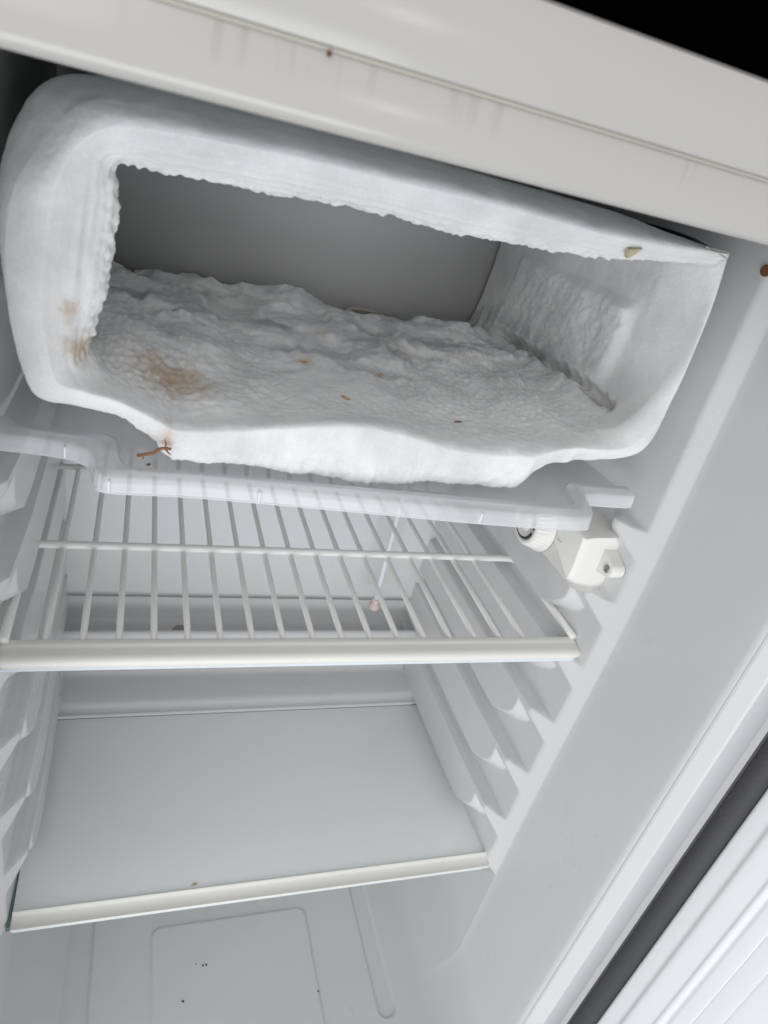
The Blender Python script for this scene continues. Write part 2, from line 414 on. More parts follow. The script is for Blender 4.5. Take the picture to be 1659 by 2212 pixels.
# back wall with drain gutter and compressor step
prof = [(0.240, ZB), (0.234, -0.10), (0.2290, -0.030), (0.2265, -0.016), (0.2235, -0.006), (0.2215, 0.002), (0.2220, 0.0085), (0.2245, 0.0125), (0.2290, 0.0140), (0.2400, 0.0145), (0.2580, 0.0148), (0.2630, 0.0160), (0.2655, 0.0190),
        (0.2662, 0.0260), (0.2665, 0.0600), (0.2670, 0.0690), (0.2690, 0.0725), (0.2720, 0.0732), (0.2760, 0.0700), (0.2800, 0.0620), (0.2850, 0.0560), (0.2940, 0.0530), (0.3030, 0.0545), (0.3090, 0.0600), (0.3115, 0.0700), (0.3110, 0.0860), (0.3080, 0.0950), (0.3045, 0.0995), (0.3030, 0.1050), (0.3030, 0.20), (0.3030, 0.40), (0.303, 0.606)]
pr = cr([(a, b) for a, b in prof], 3)
V = []; n = len(pr); xs_ = np.linspace(-0.004, 0.434, 40)
for x in xs_:
    for (y, z) in pr: V.append((x, y, z))
link('back_wall', mesh('back_wall', V, grid_faces(len(xs_), n)), M['liner'], fridge)
# gutter drain opening and probe tube
def lathe(name, prof, c, axis, mat, parent, n=28, label=None):
    ax = Vector(axis).normalized(); u = ax.orthogonal().normalized(); v = ax.cross(u); c = Vector(c)
    V = []
    for k in range(n):
        a = 2 * math.pi * k / n; dvec = u * math.cos(a) + v * math.sin(a)
        for (r, h) in prof: V.append(c + dvec * r + ax * h)
    me = mesh(name, V, grid_faces(n, len(prof), cu=True))
    bm = bmesh.new(); bm.from_mesh(me); bmesh.ops.remove_doubles(bm, verts=bm.verts, dist=1e-6); bmesh.ops.recalc_face_normals(bm, faces=bm.faces); bm.to_mesh(me); bm.free()
    o = link(name, me, mat, parent, True, label); auto_smooth(o, 40); return o
pt = tube('probe_tube', [(0.3512, 0.262, 0.128), (0.3510, 0.263, 0.18), (0.3515, 0.266, 0.26), (0.352, 0.27, 0.37)], 0.0034, M['tube'], fridge, 14)
lathe('socket', [(0.0001, 0.010), (0.0042, 0.010), (0.0046, 0.006), (0.0052, 0.004), (0.0066, 0.002), (0.0068, -0.002), (0.0060, -0.004), (0.0001, -0.004)], (0.3515, 0.262, 0.1205), (0, 0, 1), M['socket'], pt)
tube('tube_bracket', [(0.352, 0.268, 0.245), (0.361, 0.282, 0.246), (0.366, 0.302, 0.247)], 0.0018, M['tube'], pt, 8)
lathe('drain_hole', [(0.0001, 0.0003), (0.0075, 0.0003), (0.0082, 0.0006), (0.0092, 0.0004), (0.0094, -0.001)], (0.135, 0.2950, 0.0545), (0, 0, 1), plastic('drain rim', (0.34, 0.31, 0.27), 0.6, 0.35), fridge)

# ceiling of the cavity
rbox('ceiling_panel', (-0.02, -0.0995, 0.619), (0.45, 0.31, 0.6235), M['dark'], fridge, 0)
# outer shell: sides, back and base, closed around the cavity
rbox('outer_side', (0.4695, -0.1075, -0.24), (0.4985, 0.362, 0.598), M['steel'], fridge, 0.0012)
rbox('outer_side', (-0.0685, -0.1075, -0.24), (-0.0395, 0.362, 0.598), M['steel'], fridge, 0.0012)
rbox('outer_back', (-0.038, 0.345, -0.24), (0.468, 0.362, 0.598), M['steel'], fridge, 0.001)
rbox('base', (-0.038, -0.1, -0.24), (0.468, 0.316, -0.19), M['steel'], fridge, 0.001)
# front flange strips with the raised bead
def vstrip(name, prof, z0, z1, mat, label=None):
    V = []; n = len(prof)
    for z in (z0, z1):
        for (x, y) in prof: V.append((x, y, z))
    F = [(k, k + 1, n + k + 1, n + k) for k in range(n - 1)]
    me = mesh(name, V, F); o = link(name, me, mat, fridge, True, label); auto_smooth(o, 35); return o
fl = [(0.4443, -0.1102), (0.4452, -0.1118), (0.4466, -0.1123), (0.463, -0.1123), (0.4640, -0.1128), (0.4648, -0.1135), (0.4656, -0.1135), (0.4664, -0.1128), (0.4670, -0.1105), (0.4698, -0.1085), (0.4698, -0.10)]
vstrip('front_flange', fl, -0.20, 0.600, M['flange'])
vstrip('front_flange', [(0.43 - x, y) for x, y in fl], -0.20, 0.600, M['flange'])

# top front rail and worktop edge
rp = [(-0.1115, 0.6205), (-0.1120, 0.6190), (-0.1120, 0.6040), (-0.1114, 0.6016), (-0.1098, 0.6002), (-0.1070, 0.5998), (-0.1030, 0.6002), (-0.1010, 0.6035), (-0.1005, 0.6205)]
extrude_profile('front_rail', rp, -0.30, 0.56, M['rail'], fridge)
extrude_profile('seam_strip', [(-0.1121, 0.6206), (-0.1127, 0.6209), (-0.1130, 0.6214), (-0.1128, 0.6218), (-0.10, 0.6218), (-0.10, 0.6206)], -0.30, 0.56, M['seam'], fridge)
wp = [(-0.1138, 0.62185), (-0.1148, 0.6222), (-0.1153, 0.6232), (-0.1153, 0.6465), (-0.1146, 0.6490), (-0.1125, 0.6503), (0.36, 0.6503), (0.36, 0.62185)]
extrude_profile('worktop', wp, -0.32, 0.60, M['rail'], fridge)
lathe('rust_spot', [(0.0001, 0.0004), (0.0005, 0.0003), (0.0008, 0.0001), (0.0008, -0.0004)], (0.1191, -0.1140, 0.6200), (0, -1, 0.1), M['rust'], fridge)
lathe('rust_hole', [(0.0001, 0.0003), (0.0022, 0.0005), (0.0034, 0.0001), (0.0036, -0.0008)], (0.4306, 0.0062, 0.5846), (-0.85, -0.5, 0), M['rust'], fridge)

# thermostat housing on the right wall
def thermostat():
    # outline in (y,z): wall outline and inner face outline, lofted
    wallo = [(0.0268, 0.3620), (0.0290, 0.3735), (0.0350, 0.3775), (0.172, 0.3775), (0.179, 0.372), (0.179, 0.330), (0.172, 0.3242), (0.0330, 0.3236), (0.0275, 0.3262), (0.0264, 0.340)]
    inno = [(0.0315, 0.3640), (0.0325, 0.3695), (0.0380, 0.3722), (0.165, 0.3722), (0.170, 0.368), (0.170, 0.335), (0.165, 0.3298), (0.0360, 0.3292), (0.0310, 0.3312), (0.0300, 0.343)]
    A = cr(wallo, 5, True); Bq = cr(inno, 5, True); k = len(A); V = []
    lev = [(0.0, 0.4380), (0.0, 0.4290), (0.15, 0.4200), (0.35, 0.4115), (0.62, 0.4068), (0.85, 0.4048), (1.0, 0.4041), (1.06, 0.4039)]
    for i in range(k):
        for (f, x) in lev:
            p = A[i] * (1 - f) + Bq[i] * f
            V.append((x, p[0], p[1]))
    F = grid_faces(k, len(lev), cu=True); F.append(tuple(i * len(lev) + len(lev) - 1 for i in range(k)))
    me = mesh('thermostat_housing', V, F); bm = bmesh.new(); bm.from_mesh(me); bmesh.ops.recalc_face_normals(bm, faces=bm.faces); bm.to_mesh(me); bm.free()
    h = link('thermostat_housing', me, M['cream'], fridge, True); auto_smooth(h, 60)
    # screw ear
    bm = bmesh.new(); pts = []
    ear = [(0.031, 0.3640), (0.024, 0.3620)] + [(0.0158 + 0.0066 * math.cos(a), 0.3520 + 0.0066 * math.sin(a)) for a in [math.radians(q) for q in range(105, 271, 12)]] + [(0.022, 0.3435), (0.031, 0.3410)]
    n = len(ear); V = [(0.4360, y, z) for y, z in ear] + [(0.4252, y, z) for y, z in ear] + [(0.4242, 0.0165 + (y - 0.0165) * 0.86, 0.352 + (z - 0.352) * 0.86) for y, z in ear]
    F = [(k, (k + 1) % n, n + (k + 1) % n, n + k) for k in range(n)] + [(n + k, n + (k + 1) % n, 2 * n + (k + 1) % n, 2 * n + k) for k in range(n)] + [tuple(range(2 * n, 3 * n))]
    me = mesh('mounting_ear', V, F); bm = bmesh.new(); bm.from_mesh(me); bmesh.ops.recalc_face_normals(bm, faces=bm.faces); bm.to_mesh(me); bm.free()
    link('mounting_ear', me, M['cream'], h, True)
    lathe('screw', [(0.0001, 0.0003), (0.0012, 0.0004), (0.0016, 0.0012), (0.0030, 0.0010), (0.0034, 0.0001), (0.0034, -0.002)], (0.4239, 0.0160, 0.3522), (-1, 0, 0), M['screw'], h)
    # pointer mark
    rbox('pointer_mark', (0.4026, 0.0520, 0.3500), (0.4042, 0.0600, 0.3512), M['cream'], h, 0.0004)
    # knob
    C0 = Vector((0.4032, 0.0885, 0.3490)); V = []; nn = 144
    rings = [(0.0255, 0.0), (0.0255, 0.002), (0.0245, 0.0035), (0.0225, 0.006), (0.0208, 0.0115), (0.0196, 0.0140), (0.0180, 0.0150), (0.0165, 0.0152), (0.0162, 0.0146), (0.0001, 0.0146)]
    for k in range(nn):
        a = 2 * math.pi * k / nn
        for j, (r, hgt) in enumerate(rings):
            kn = 0.0008 * math.cos(a * 36) if 3 <= j <= 5 else 0
            V.append((C0.x - hgt, C0.y + (r + kn) * math.cos(a), C0.z + (r + kn) * math.sin(a)))
    me = mesh('knob', V, grid_faces(nn, len(rings), cu=True)); bm = bmesh.new(); bm.from_mesh(me); bmesh.ops.remove_doubles(bm, verts=bm.verts, dist=1e-6); bmesh.ops.recalc_face_normals(bm, faces=bm.faces); bm.to_mesh(me); bm.free()
    k_ = link('knob', me, M['knob'], h, True)
    # dark scale arc (tapering), on the dial face
    V = []; F = []; seg = 60
    for i in range(seg + 1):
        a = math.radians(194 + 140 * i / seg)
        wdt = 0.0006 + 0.0024 * (1 - i / seg)
        for r in (0.0155, 0.0155 - wdt):
            V.append((C0.x - 0.0149, C0.y + r * math.cos(a), C0.z + r * math.sin(a)))
    for i in range(seg): F.append((2 * i, 2 * i + 1, 2 * i + 3, 2 * i + 2))
    link('dial_scale', mesh('dial_scale', V, F), M['ink'], h, False)
    # word on the dial
    fc = bpy.data.curves.new('txt', 'FONT'); fc.body = 'MED'; fc.size = 0.0042; fc.align_x = 'CENTER'; fc.extrude = 0.00005; fc.offset = 0.00003
    to = bpy.data.objects.new('txt', fc); sc.collection.objects.link(to)
    dg = bpy.context.evaluated_depsgraph_get(); me = bpy.data.meshes.new_from_object(to.evaluated_get(dg))
    bpy.data.objects.remove(to)
    # text x -> along rim, y -> towards centre ; face looks to -X
    a = math.radians(-205)
    a = math.radians(165)
    rad = Vector((0, math.cos(a), math.sin(a))); tan = Vector((0, -math.sin(a), math.cos(a)))
    cpos = Vector((C0.x - 0.0150, C0.y, C0.z)) + rad * 0.0158
    # viewed along +X, right-handed text frame: right x up = towards viewer (-X)
    upv = -rad; rt = upv.cross(Vector((-1, 0, 0)))
    for v in me.vertices:
        c = v.co.copy(); v.co = cpos + rt * c.x + upv * c.y + Vector((-1, 0, 0)) * c.z
    me.name = 'dial_lettering'; me.materials.clear()
    link('dial_lettering', me, M['ink'], h, False)
    lathe('dial_centre', [(0.0001, 0.0018), (0.0070, 0.0018), (0.0080, 0.0012), (0.0084, 0.0)], (C0.x - 0.0146, C0.y, C0.z), (-1, 0, 0), M['knob'], h)
thermostat()

# door, opened wide to the right
def door():
    hx, hy = 0.503, -0.114; ang = math.radians(62); ux, uy = math.cos(ang) , -math.sin(ang)   # direction away from hinge
    nx_, ny_ = -uy * -1, ux * -1
    nx_, ny_ = (-math.sin(ang), -math.cos(ang))   # inner face normal (towards the camera side)
    P = [(0.0155, -0.004), (0.0160, 0.004), (0.0195, 0.0060), (0.0245, 0.0072), (0.0285, 0.0080), (0.0310, 0.0105), (0.0360, 0.0118), (0.0440, 0.0122), (0.0470, 0.0125), (0.0485, 0.0142), (0.0500, 0.0146), (0.0515, 0.0138),
         (0.0528, 0.0118), (0.0545, 0.0112), (0.0562, 0.0124), (0.0580, 0.0130), (0.0660, 0.0131), (0.0674, 0.0122), (0.0688, 0.0131), (0.0800, 0.0140), (0.0815, 0.0128), (0.0840, 0.0136), (0.100, 0.0140), (0.104, 0.010), (0.115, -0.012), (0.20, -0.03), (0.46, -0.03), (0.50, 0.005), (0.54, 0.005), (0.545, -0.01)]
    P = [(t, h if t < 0.03 or t > 0.101 else 0.0105 + (h - 0.0105) * 0.55) for t, h in P]
    P = cr(P, 3); V = []
    for z in (-0.24, 0.60):
        for (t, h) in P: V.append((hx + ux * t + nx_ * h, hy + uy * t + ny_ * h, z))
    n = len(P); F = [(k, n + k, n + k + 1, k + 1) for k in range(n - 1)]
    d = link('door_liner', mesh('door_liner', V, F), M['door'], fridge, True); auto_smooth(d, 50)
    def slab(name, t0, t1, h0, h1, mat, par):
        bm = bmesh.new(); box_bm(bm, (t0, h0, -0.24), (t1, h1, 0.60)); bmesh.ops.recalc_face_normals(bm, faces=bm.faces)
        bmesh.ops.bevel(bm, geom=list(bm.edges), offset=0.0008, segments=2, affect='EDGES')
        for v in bm.verts:
            t, h, z = v.co; v.co = (hx + ux * t + nx_ * h, hy + uy * t + ny_ * h, z)
        bmesh.ops.recalc_face_normals(bm, faces=bm.faces)
        me = bpy.data.meshes.new(name); bm.to_mesh(me); bm.free()
        return link(name, me, mat, par, True)
    slab('door_panel', -0.004, 0.55, -0.045, -0.0085, M['steel'], fridge)
    slab('door_gasket', -0.002, 0.0158, -0.008, 0.003, M['gasket'], fridge)
door()

# ------------------------------------------------------------------ freezer box (aluminium sleeve, part of the fridge)
keys = 23
S1 = [(0.062, 0.598), (0.12, 0.598), (0.18, 0.5975), (0.25, 0.5965), (0.32, 0.595), (0.4095, 0.5885), (0.4125, 0.555), (0.41, 0.5), (0.393, 0.459), (0.345, 0.447), (0.328, 0.445), (0.318, 0.438), (0.312, 0.434), (0.25, 0.434), (0.19, 0.434), (0.12, 0.436), (0.098, 0.4365), (0.088, 0.44), (0.078, 0.446), (0.055, 0.45), (0.024, 0.457), (0.01, 0.5), (0.0065, 0.545), (0.024, 0.588)]
S2 = [(0.052, 0.5895), (0.115, 0.5925), (0.177, 0.593), (0.245, 0.5925), (0.314, 0.591), (0.4045, 0.5885), (0.407, 0.553), (0.403, 0.5), (0.389, 0.4602), (0.344, 0.4472), (0.3245, 0.4408), (0.3158, 0.4308), (0.31, 0.4226), (0.26, 0.4217), (0.198, 0.4192), (0.136, 0.4228), (0.0965, 0.4236), (0.0883, 0.427), (0.0808, 0.4357), (0.0621, 0.4472), (0.044, 0.4493), (0.0225, 0.4545), (0.0133, 0.5), (0.0157, 0.545), (0.034, 0.577)]
S3 = [(.062,.582),(.115,.5850),(.175,.5855),(.243,.5855),(.310,.5840),(.4020,.5868),(.4045,.555),(.4000,.504),(.379,.4660),(.340,.4595),(.325,.4565),(.316,.4530),(.309,.4500),(.26,.4480),(.197,.4570),(.13,.4480),(.099,.4450),(.090,.4455),(.083,.4490),(.064,.4575),(.048,.4610),(.034,.4660),(.028,.500),(.033,.550),(.0445,.5725)]
S4 = [(.075,.5655),(.12,.5667),(.185,.5680),(.245,.5670),(.310,.5710),(.398,.5800),(.4025,.553),(.3965,.508),(.371,.4730),(.338,.4640),(.325,.4615),(.316,.4590),(.309,.4580),(.26,.4545),(.20,.4590),(.14,.4530),(.10,.4520),(.090,.4525),(.083,.4555),(.068,.4615),(.056,.4650),(.047,.4790),(.0555,.508),(.0590,.550),(.0582,.5648)]
S1.insert(20, (.040, .4535))
keys = 25
def inner(top, fl_, rx, lx, fr=None):
    f = fl_
    return [(lx + .012, top), (.12, top), (.185, top), (.245, top), (.31, top + .001), (rx - .003, top), (rx, .550), (rx - .001, .510), (rx - .012, f[0]), (.338, f[1]), (.325, (f[1] + f[2]) / 2), (.316, f[2]), (.309, f[2]), (.26, f[3]), (.20, f[4]), (.14, f[5]), (.10, f[6]), (.090, f[6]), (.080, (f[6] + f[7]) / 2), (.064, f[7]), (.046, f[7]), (lx + .002, f[7] + .004), (lx, .510), (lx, .550), (lx, top - .003)]
S5 = inner(.576, (.4745, .466, .462, .458, .461, .4600, .464, .472), .3935, .0400)
S6 = inner(.580, (.4760, .467, .465, .461, .464, .4670, .471, .477), .390, .032)
S7 = inner(.583, (.4740, .468, .468, .470, .472, .4710, .473, .475), .387, .030)
S8 = inner(.583, (.4720, .477, .474, .471, .478, .4780, .474, .472), .385, .030)
S9 = inner(.583, (.4640, .459, .458, .456, .459, .4600, .464, .466), .384, .030)
S10 = inner(.583, (.4600, .452, .452, .452, .452, .4560, .460, .462), .384, .030)
def yof(base, kx={}): return [kx.get(k, base) for k in range(keys)]
stages = [([(x, z) for x, z in S1], yof(.10)), (S1, yof(.030)), (S2, yof(.003, {5: .0135, 6: .0100, 7: .005, 8: -.003})), (S3, yof(-.006, {0: -.005, 5: .0125, 6: .0090, 7: .002, 8: -.006, 13: -.004, 14: -.004, 15: -.004})),
          (S4, yof(.012, {5: .018, 6: .016, 7: .010, 8: .006})), (S5, yof(.05)), (S6, yof(.11)), (S7, yof(.16)), (S8, yof(.205)), (S9, yof(.24)), (S10, yof(.276))]
K3 = np.array([[(x, yy[k], z) for k, (x, z) in enumerate(S)] for S, yy in stages])      # stage, key, 3
kp = list(range(keys))
for new in (5.10, 4.93):                                 # extra keys keep the upper right corner crisp
    i0 = int(new); f_ = new - i0
    K3 = np.insert(K3, i0 + 1, K3[:, i0] * (1 - f_) + K3[:, i0 + 1] * f_, axis=1); kp.insert(i0 + 1, new)
kp = np.array(kp, float); nk = len(kp)
def ring(K):
    d = np.roll(K, -1, 0) - K; L1 = np.linalg.norm(d, axis=1); L0 = np.roll(L1, 1)
    T = 0.5 * (np.roll(K, -1, 0) - np.roll(K, 1, 0)); tl = np.linalg.norm(T, axis=1) + 1e-9
    T = T * np.minimum(1, 1.0 * np.minimum(L0, L1) / tl)[:, None]
    out = []
    for i in range(nk):
        n_ = 10 if L1[i] < 0.012 else (26 if L1[i] < 0.035 else 52)
        NSEG[i] = n_
        p0, p1, m0, m1 = K[i], K[(i + 1) % nk], T[i], T[(i + 1) % nk]
        for k in range(n_):
            t = k / n_; out.append((2*t**3-3*t*t+1)*p0 + (t**3-2*t*t+t)*m0 + (-2*t**3+3*t*t)*p1 + (t**3-t*t)*m1)
    return np.array(out)
NSEG = {}
ring(K3[3]); NFIX = dict(NSEG)
def ring_fixed(K):
    d = np.roll(K, -1, 0) - K; L1 = np.linalg.norm(d, axis=1); L0 = np.roll(L1, 1)
    T = 0.5 * (np.roll(K, -1, 0) - np.roll(K, 1, 0)); tl = np.linalg.norm(T, axis=1) + 1e-9
    T = T * np.minimum(1, 1.0 * np.minimum(L0, L1) / tl)[:, None]
    out = []
    for i in range(nk):
        p0, p1, m0, m1 = K[i], K[(i + 1) % nk], T[i], T[(i + 1) % nk]
        for k in range(NFIX[i]):
            t = k / NFIX[i]; out.append((2*t**3-3*t*t+1)*p0 + (t**3-2*t*t+t)*m0 + (-2*t**3+3*t*t)*p1 + (t**3-t*t)*m1)
    return np.array(out)
rings_ = np.array([ring_fixed(S) for S in K3])
ss_list = []
for i in range(nk):
    k1 = kp[i + 1] if i + 1 < nk else keys
    ss_list += [kp[i] + (k1 - kp[i]) * k / NFIX[i] for k in range(NFIX[i])]
segn = [4, 22, 18, 26, 34, 40, 34, 32, 24, 14]
out = []; tt = []
ns_ = len(rings_)
for i in range(ns_ - 1):
    g = lambda k: rings_[min(max(k, 0), ns_ - 1)]
    p0, p1, p2, p3 = g(i - 1), g(i), g(i + 1), g(i + 2)
    for k in range(segn[i]):
        t = k / segn[i]
        # blend of linear and Catmull-Rom keeps the thin right-hand side from overshooting
        c_ = 0.5 * ((2 * p1) + (-p0 + p2) * t + (2 * p0 - 5 * p1 + 4 * p2 - p3) * t * t + (-p0 + 3 * p1 - 3 * p2 + p3) * t ** 3)
        l_ = p1 * (1 - t) + p2 * t
        out.append(0.62 * c_ + 0.38 * l_); tt.append(i + t)
out.append(rings_[-1]); tt.append(ns_ - 1.0)
P = np.transpose(np.array(out), (1, 0, 2)).copy()       # s, t, 3
tt = np.array(tt); nsn, ntn = P.shape[:2]
ss = np.array(ss_list)                                 # key coordinate 0..20
def normals(P):
    ds = np.roll(P, -1, 0) - np.roll(P, 1, 0); dt = np.gradient(P, axis=1)
    N_ = np.cross(ds, dt); return N_ / (np.linalg.norm(N_, axis=2, keepdims=True) + 1e-12)
Nn = normals(P)
crest = int(np.argmin(abs(tt - 3.0)))
if Nn[:, crest, 1].mean() > 0: Nn = -Nn
SS, TT = np.meshgrid(ss, tt, indexing='ij')
X, Y, Z = P[..., 0], P[..., 1], P[..., 2]
disp = np.zeros_like(X)
def box(v, a, b, w_): return sstep(a - w_, a + w_, v) * (1 - sstep(b - w_, b + w_, v))
floorm = box(SS, 8.15, 20.6, 0.35) * sstep(3.4, 4.2, TT)
rightm = box(SS, 5.2, 8.0, 0.3) * sstep(3.4, 4.2, TT)
frontb = box(SS, 8.6, 19.5, 0.5) * box(TT, 1.7, 3.2, 0.25)
lipm = (box(SS, -1, 4.8, 0.4) + box(SS, 20.8, 26, 0.4)) * box(TT, 2.9, 5.0, 0.3)
smoothr = box(SS, 5.0, 8.4, 0.4) * (1 - sstep(4.6, 5.1, TT))
nf = noise.noise; vor = noise.voronoi
fine = np.zeros_like(X); mid = np.zeros_like(X); big = np.zeros_like(X); strat = np.zeros_like(X); cell = np.zeros_like(X); ridge = np.zeros_like(X); lump = np.zeros_like(X); crust = np.zeros_like(X); crust2 = np.zeros_like(X)
for i in range(nsn):
    for j in range(ntn):
        if TT[i, j] < 0.8: continue
        x, y, z = X[i, j], Y[i, j], Z[i, j]
        v = Vector((x, y, z))
        fine[i, j] = nf(v * 330)
        mid[i, j] = nf(v * 120)
        big[i, j] = nf(Vector((x * 26, y * 34, z * 26)))
        if lipm[i, j] > 0.01: strat[i, j] = nf(Vector((SS[i, j] * 1.1, TT[i, j] * 11, 3.3)))
        if floorm[i, j] > 0.01 or rightm[i, j] > 0.01:
            d_ = vor(v * 230)[0]; cell[i, j] = d_[0]
            wv = Vector((x + 0.012 * nf(v * 45), y + 0.012 * nf(v * 45 + Vector((9, 3, 1))), 0.2))
            crust[i, j] = nf(wv * 24) + 0.25 * nf(wv * 90); crust2[i, j] = nf(wv * 52 + Vector((3, 7, 2))) + 0.2 * nf(v * 160)
            d2 = vor(Vector((x * 34 + 0.5 * nf(v * 50), y * 48 + 0.5 * nf(v * 60), 0.3)))[0]; lump[i, j] = max(0.0, 0.75 - d2[0]) ** 0.8
            ridge[i, j] = abs(nf(Vector((x * 17 + 5, y * 40, 1.7)))) + 0.5 * abs(nf(Vector((x * 40, y * 80, 4.7))))
# sharp granular zone at left of the floor and along the middle right
gran = np.clip(box(X, 0.03, 0.145, 0.02) * box(Y, 0.02, 0.12, 0.02) + 0.8 * box(X, 0.23, 0.39, 0.03) * box(Y, 0.03, 0.15, 0.03) + 0.35, 0, 1) * floorm
disp += 0.00020 * fine * (1 - smoothr) + 0.00035 * mid * (1 - 0.8 * smoothr) * (1 - frontb * 0.4)
disp += 0.0007 * big * (1 - smoothr)
disp += gran * (0.0021 * (0.45 - cell) + 0.0008 * fine)
disp += floorm * sstep(4.9, 5.9, TT) * (0.0052 * sstep(-0.18, 0.22, crust) + 0.0018 * sstep(-0.16, 0.18, crust2) - 0.0035 + 0.0035 * big + 0.0008 * (0.35 - ridge) + 0.0025 * lump)
disp += floorm * (1 - sstep(5.0, 6.0, TT)) * 0.0022 * big
disp += lipm * (0.0012 * strat * sstep(3.15, 3.6, TT) + 0.0003 * strat + 0.0002 * mid)
# ragged free edge of the lip
edge = box(TT, 3.75, 4.35, 0.12) * (box(SS, -1, 4.6, 0.3) + box(SS, 21.0, 26, 0.3))
disp += edge * (0.0008 * mid + 0.0014 * fine)
# thick crust block on the right inner wall
patch = rightm * box(Y, 0.062, 0.225, 0.006) * box(Z, 0.45, 0.540, 0.005)
disp += patch * (0.0050 + 0.0012 * (0.5 - cell) + 0.0020 * big + 0.0008 * mid)
# crevice between crust and floor
crev = np.exp(-((SS - 7.90 + 0.10 * mid) / 0.085) ** 2) * sstep(4.45, 5.0, TT) * (1 - sstep(7.6, 8.6, TT))
disp -= 0.0110 * crev
# vertical melt ripples on the bright bottom front
disp += frontb * 0.0011 * np.array([[nf(Vector((X[i, j] * 90, 0, Z[i, j] * 18))) if frontb[i, j] > .01 else 0 for j in range(ntn)] for i in range(nsn)])
# ragged lower edge at the right notch
rag = box(SS, 8.4, 12.6, 0.2) * box(TT, 1.6, 2.6, 0.2)
disp += rag * 0.0012 * mid
disp += box(SS, 12.4, 19.5, 0.4) * box(TT, 1.6, 2.5, 0.2) * (0.0009 * mid + 0.0007 * fine + 0.0012 * big)
P2 = P + Nn * disp[..., None]
P2[..., 0] = np.minimum(P2[..., 0], 0.4145)
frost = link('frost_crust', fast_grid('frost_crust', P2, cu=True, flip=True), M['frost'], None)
frost['label'] = 'thick white frost crust lining the freezer box, with brown stains on its lower left'
frost['category'] = 'frost'

fb = rbox('freezer_back', (0.03, 0.2775, 0.44), (0.41, 0.2800, 0.600), M['metal'], fridge, 0)
# outer sleeve of the freezer box behind the frost
sl = [(.062,.5965),(.18,.5965),(.32,.5945),(.4065,.5880),(.4085,.555),(.406,.500),(.390,.461),(.345,.4535),(.25,.4535),(.12,.4535),(.055,.4545),(.026,.462),(.012,.50),(.0085,.545),(.026,.587)]
A = cr(sl, 8, True); V = []
for (x, z) in A:
    for y in (.0305, .034, .12, .30): V.append((x, y, z))
link('freezer_sleeve', mesh('freezer_sleeve', V, grid_faces(len(A), 4, cu=True)), M['metal'], fridge)
# bare metal rim showing at the upper right corner
rj = int(np.argmin(abs(tt - 1.85)))
rim = [P2[i, rj] + Nn[i, rj] * 0.0002 for i in range(nsn) if 4.72 < ss[i] < 6.45][::3]
tube('metal_rim', rim, 0.00085, M['edge'], fridge, 8)
tube('metal_rim', cr([(0.3840, 0.0108, 0.5893), (0.3940, 0.0118, 0.5874), (0.4040, 0.0124, 0.5850)], 6), 0.0006, M['edge'], fridge, 8)

# ------------------------------------------------------------------ drip tray
tray = thing('drip_tray', 'clear plastic drip tray hanging under the frosted freezer box', 'tray', (0.21, 0.12, 0.40))
I_ = [(-.001,.0535),(.0056,.0526),(.0097,.0467),(.0195,.0440),(.0325,.0421),(.0522,.0416),(.059,.0397),(.0634,.0307),(.0654,.0123),(.0734,.0033),(.11,.0021),(.20,-.001),(.2873,-.0039),(.340,-.0048),(.3554,-.001),(.3600,.012),(.3650,.026),(.3760,.0305),(.400,.0310),(.421,.0320)]
O_ = [(-.001,.0322),(.0028,.0318),(.0080,.0310),(.0213,.0297),(.0352,.0271),(.0438,.0234),(.0490,.0180),(.0520,.0080),(.0540,-.0035),(.0626,-.0092),(.1096,-.0085),(.20,-.0135),(.2807,-.0185),(.3489,-.0196),(.3640,-.0140),(.3705,.0000),(.3745,.0130),(.385,.0165),(.403,.0168),(.421,.0175)]
Ia = cr(I_, 7); Oa = cr(O_, 7); V = []
prof_t = [(0, .4128, 0), (0, .4150, 0), (0.02, .4172, 0), (0.12, .4180, 0), (0.40, .4176, 0), (0.52, .4184, 0), (0.66, .4174, 0), (0.92, .4168, 0), (1.0, .4156, 0), (1.04, .4125, 0), (1.05, .4090, 0), (1.07, .4076, 0), (1.04, .4070, 0)]
for a, b in zip(Ia, Oa):
    for (f, z, _) in prof_t:
        q = a * (1 - f) + b * f; V.append((q[0], q[1], z))
link('rim', mesh('rim', V, grid_faces(len(Ia), len(prof_t))), M['clear'], tray)
V = []
for a in Ia:
    for k in range(5): V.append((a[0], a[1] + (0.285 - a[1]) * (k / 4) ** 1.0, 0.4128 - 0.004 * math.sin(math.pi * k / 4)))
link('floor', mesh('floor', V, grid_faces(len(Ia), 5)), M['clear'], tray)
lo_ = [(b[0] + (b[0] - a[0]) * 0.06, b[1] + (b[1] - a[1]) * 0.06, 0.4071) for a, b in zip(Ia, Oa)]
tube('rim_edge', lo_[::2], 0.00042, M['clearw'], tray, 6)
for (x, y) in ((0.0358, 0.0262), (0.0605, -0.0096), (0.1400, -0.0110), (0.2780, -0.0190)):
    rbox('rib', (x - .0006, y - .0016, .4075), (x + .0006, y + 0.003, .4150), M['clearw'], tray, 0.0003, 2)

